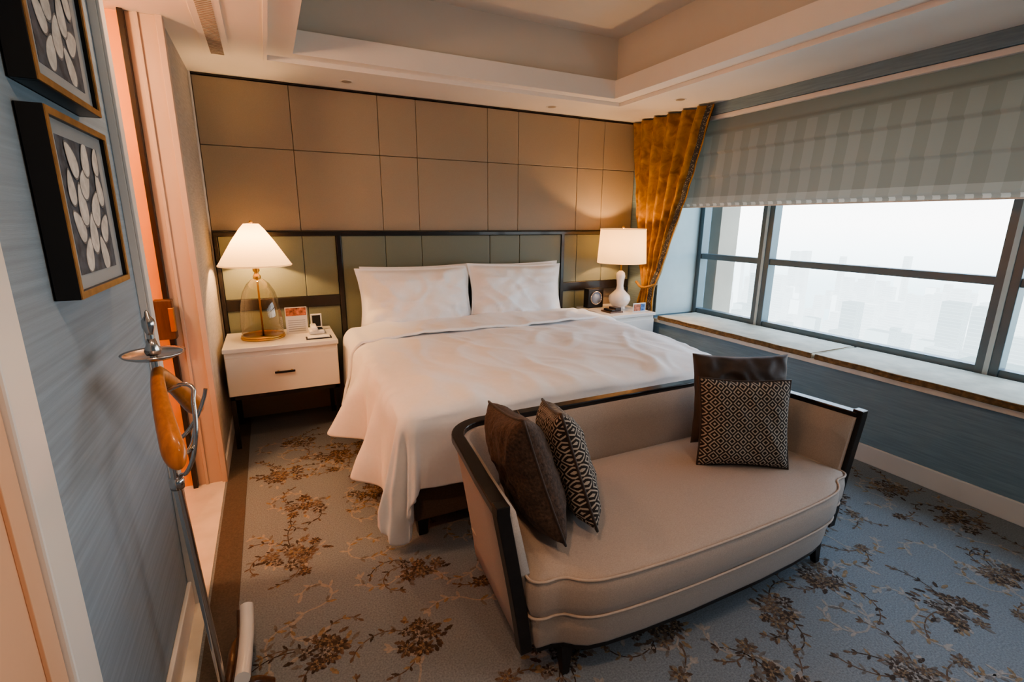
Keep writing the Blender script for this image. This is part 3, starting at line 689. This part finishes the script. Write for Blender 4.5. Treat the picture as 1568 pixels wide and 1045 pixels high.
lathe('clamp',[(.0,.765),(.016,.768),(.018,.79),(.012,.80),(.0,.80)],(vx-.01,vy-.005,0),M['chrome'],e,n=20,cap=False)
for k,s in enumerate((-1,1)):
    tube('foot_%d'%k,[(vx+.02,vy+.005,.05),(vx+.03,vy+s*.10,.075),(vx+.03,vy+s*.2,.05),(vx+.04,vy+s*.27,.020)],.016,M['dwood'],e)
tube('foot_2',[(vx+.02,vy+.0,.055),(vx+.08,vy+.02,.07),(vx+.14,vy+.04,.022)],.016,M['dwood'],e)
lathe('hub',[(.0,.03),(.035,.035),(.035,.06),(.018,.075),(.0,.08)],(vx+.02,vy+.005,0),M['dwood'],e,n=24,cap=False)
ob=tube('shoe_rest',[(vx+.07,vy-.02,.13),(vx+.072,vy+.10,.112),(vx+.075,vy+.20,.122),(vx+.075,vy+.27,.15)],.022,M['white'],e)
tube('shoe_rest_frame',[(vx+.045,vy-.02,.10),(vx+.048,vy+.10,.085),(vx+.05,vy+.22,.10),(vx+.05,vy+.28,.13)],.009,M['dwood'],e)
taper('shoe_rest_leg',vx+.08,vy+.06,.006,.006,.003,.10,M['chrome'],e); taper('shoe_rest_leg_b',vx+.08,vy+.22,.006,.006,.003,.10,M['chrome'],e)
# ------------------------------------------------------------------ ceiling fittings
e=empty('air_vent')
box('grille_plate',-.21,-.085,2.45,3.50,ZC-.006,ZC-.001,M['ceil'],e,.001)
boxes('slot_shades',[(-.18,-.115,2.50+k*.022,2.508+k*.022,ZC-.009,ZC-.0055) for k in range(44)],M['slot'],e)  # strips coloured like the shade inside the vent slots
lens=mat('downlight_lens',(.35,.3,.25),.3,nscale=3)
for x,y in ((.58,3.73),(2.17,3.73),(2.9,3.07)):
    e=empty('recessed_downlight')
    lathe('ring',[(.032,-.001),(.045,-.004),(.047,-.0005)],(x,y,ZC),M['ceil'],e,cap=False)
    lathe('lens',[(.0,-.002),(.033,-.002)],(x,y,ZC),lens,e,cap=False)
def spot(name,loc,p,col,size=1.9,r=.05,aim=None):
    l=bpy.data.lights.new(name,'SPOT'); l.energy=p; l.color=col; l.spot_size=size; l.spot_blend=.8; l.shadow_soft_size=r
    o=bpy.data.objects.new(name,l); o.location=loc; bpy.context.collection.objects.link(o)
    if aim: o.rotation_euler=(Vector(aim)-Vector(loc)).to_track_quat('-Z','Y').to_euler()
    return o
DW=(1,.76,.55)
spot('downlight_entry',(-.05,.55,2.33),34,(1,.58,.33),2.4)
spot('downlight_left',(-.12,2.1,2.33),20,(1,.60,.35),2.3)
spot('rear_fill',(.6,-.9,2.33),32,DW,2.4)  # added fill spot behind the camera, no fixture there
point('bathroom_light',(-1.0,2.2,2.1),55,(1,.60,.32),.1)
point('room_fill',(1.2,.3,2.62),14,(1,.80,.62),.15)  # added unseen fill that lifts the room's ambient light
# ------------------------------------------------------------------ city + world
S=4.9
bm1=bmesh.new()
mats=[bmat('hazy_facade_near',(.50,.66,.70),(.42,.58,.64),S*.44),bmat('hazy_facade_mid',(.62,.76,.80),(.57,.71,.76),S*.52),bmat('hazy_facade_far',(.76,.88,.92),(.72,.84,.89),S*.62)]  # facades glow, with the distance haze put into their colour
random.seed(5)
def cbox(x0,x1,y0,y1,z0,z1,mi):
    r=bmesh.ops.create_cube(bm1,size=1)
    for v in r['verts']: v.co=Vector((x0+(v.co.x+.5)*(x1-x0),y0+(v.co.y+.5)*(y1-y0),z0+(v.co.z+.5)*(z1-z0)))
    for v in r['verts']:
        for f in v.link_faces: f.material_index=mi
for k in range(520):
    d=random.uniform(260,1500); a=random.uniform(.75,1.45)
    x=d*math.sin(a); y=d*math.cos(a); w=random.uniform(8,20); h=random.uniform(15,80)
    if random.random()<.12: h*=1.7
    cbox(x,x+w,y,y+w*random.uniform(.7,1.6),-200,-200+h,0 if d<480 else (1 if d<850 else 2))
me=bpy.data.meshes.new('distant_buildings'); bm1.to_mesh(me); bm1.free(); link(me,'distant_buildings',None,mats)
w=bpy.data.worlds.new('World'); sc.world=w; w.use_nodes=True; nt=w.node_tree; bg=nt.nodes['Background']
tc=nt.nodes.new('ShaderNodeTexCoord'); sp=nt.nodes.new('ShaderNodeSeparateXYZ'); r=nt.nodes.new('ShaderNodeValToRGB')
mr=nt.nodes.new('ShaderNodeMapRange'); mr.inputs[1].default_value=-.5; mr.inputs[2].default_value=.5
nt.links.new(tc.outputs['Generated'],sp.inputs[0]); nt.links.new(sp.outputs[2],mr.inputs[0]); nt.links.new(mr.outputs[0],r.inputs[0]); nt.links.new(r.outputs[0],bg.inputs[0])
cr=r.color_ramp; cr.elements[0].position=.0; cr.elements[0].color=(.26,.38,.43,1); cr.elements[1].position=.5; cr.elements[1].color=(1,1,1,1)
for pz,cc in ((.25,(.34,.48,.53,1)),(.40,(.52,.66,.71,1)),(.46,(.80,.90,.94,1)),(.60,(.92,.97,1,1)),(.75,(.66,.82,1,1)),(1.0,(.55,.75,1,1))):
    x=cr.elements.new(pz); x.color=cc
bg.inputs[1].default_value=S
l=bpy.data.lights.new('window_portal','AREA'); l.shape='RECTANGLE'; l.size=5.1; l.size_y=1.0; l.cycles.is_portal=True
o=bpy.data.objects.new('window_portal',l); bpy.context.collection.objects.link(o)
o.matrix_world=Matrix.Translation((3.80,.96,1.1))@Matrix(((0,0,1),(1,0,0),(0,1,0))).to_4x4()
# ------------------------------------------------------------------ camera
p=math.radians(13.7);yw=math.radians(26.1);ro=math.atan(.0077)
Fh=Vector((math.sin(yw),math.cos(yw),0));R0=Vector((math.cos(yw),-math.sin(yw),0))
F=Fh*math.cos(p)+Vector((0,0,-math.sin(p)));U0=Fh*math.sin(p)+Vector((0,0,math.cos(p)))
Rr=R0*math.cos(ro)+U0*math.sin(ro);U=U0*math.cos(ro)-R0*math.sin(ro)
cd=bpy.data.cameras.new('camera'); cd.lens=17.29; cd.sensor_width=36; cd.clip_start=.02; cd.clip_end=5000
co=bpy.data.objects.new('camera',cd); bpy.context.collection.objects.link(co)
co.matrix_world=Matrix.Translation((0,0,H))@Matrix((Rr,U,-F)).transposed().to_4x4()
sc.camera=co
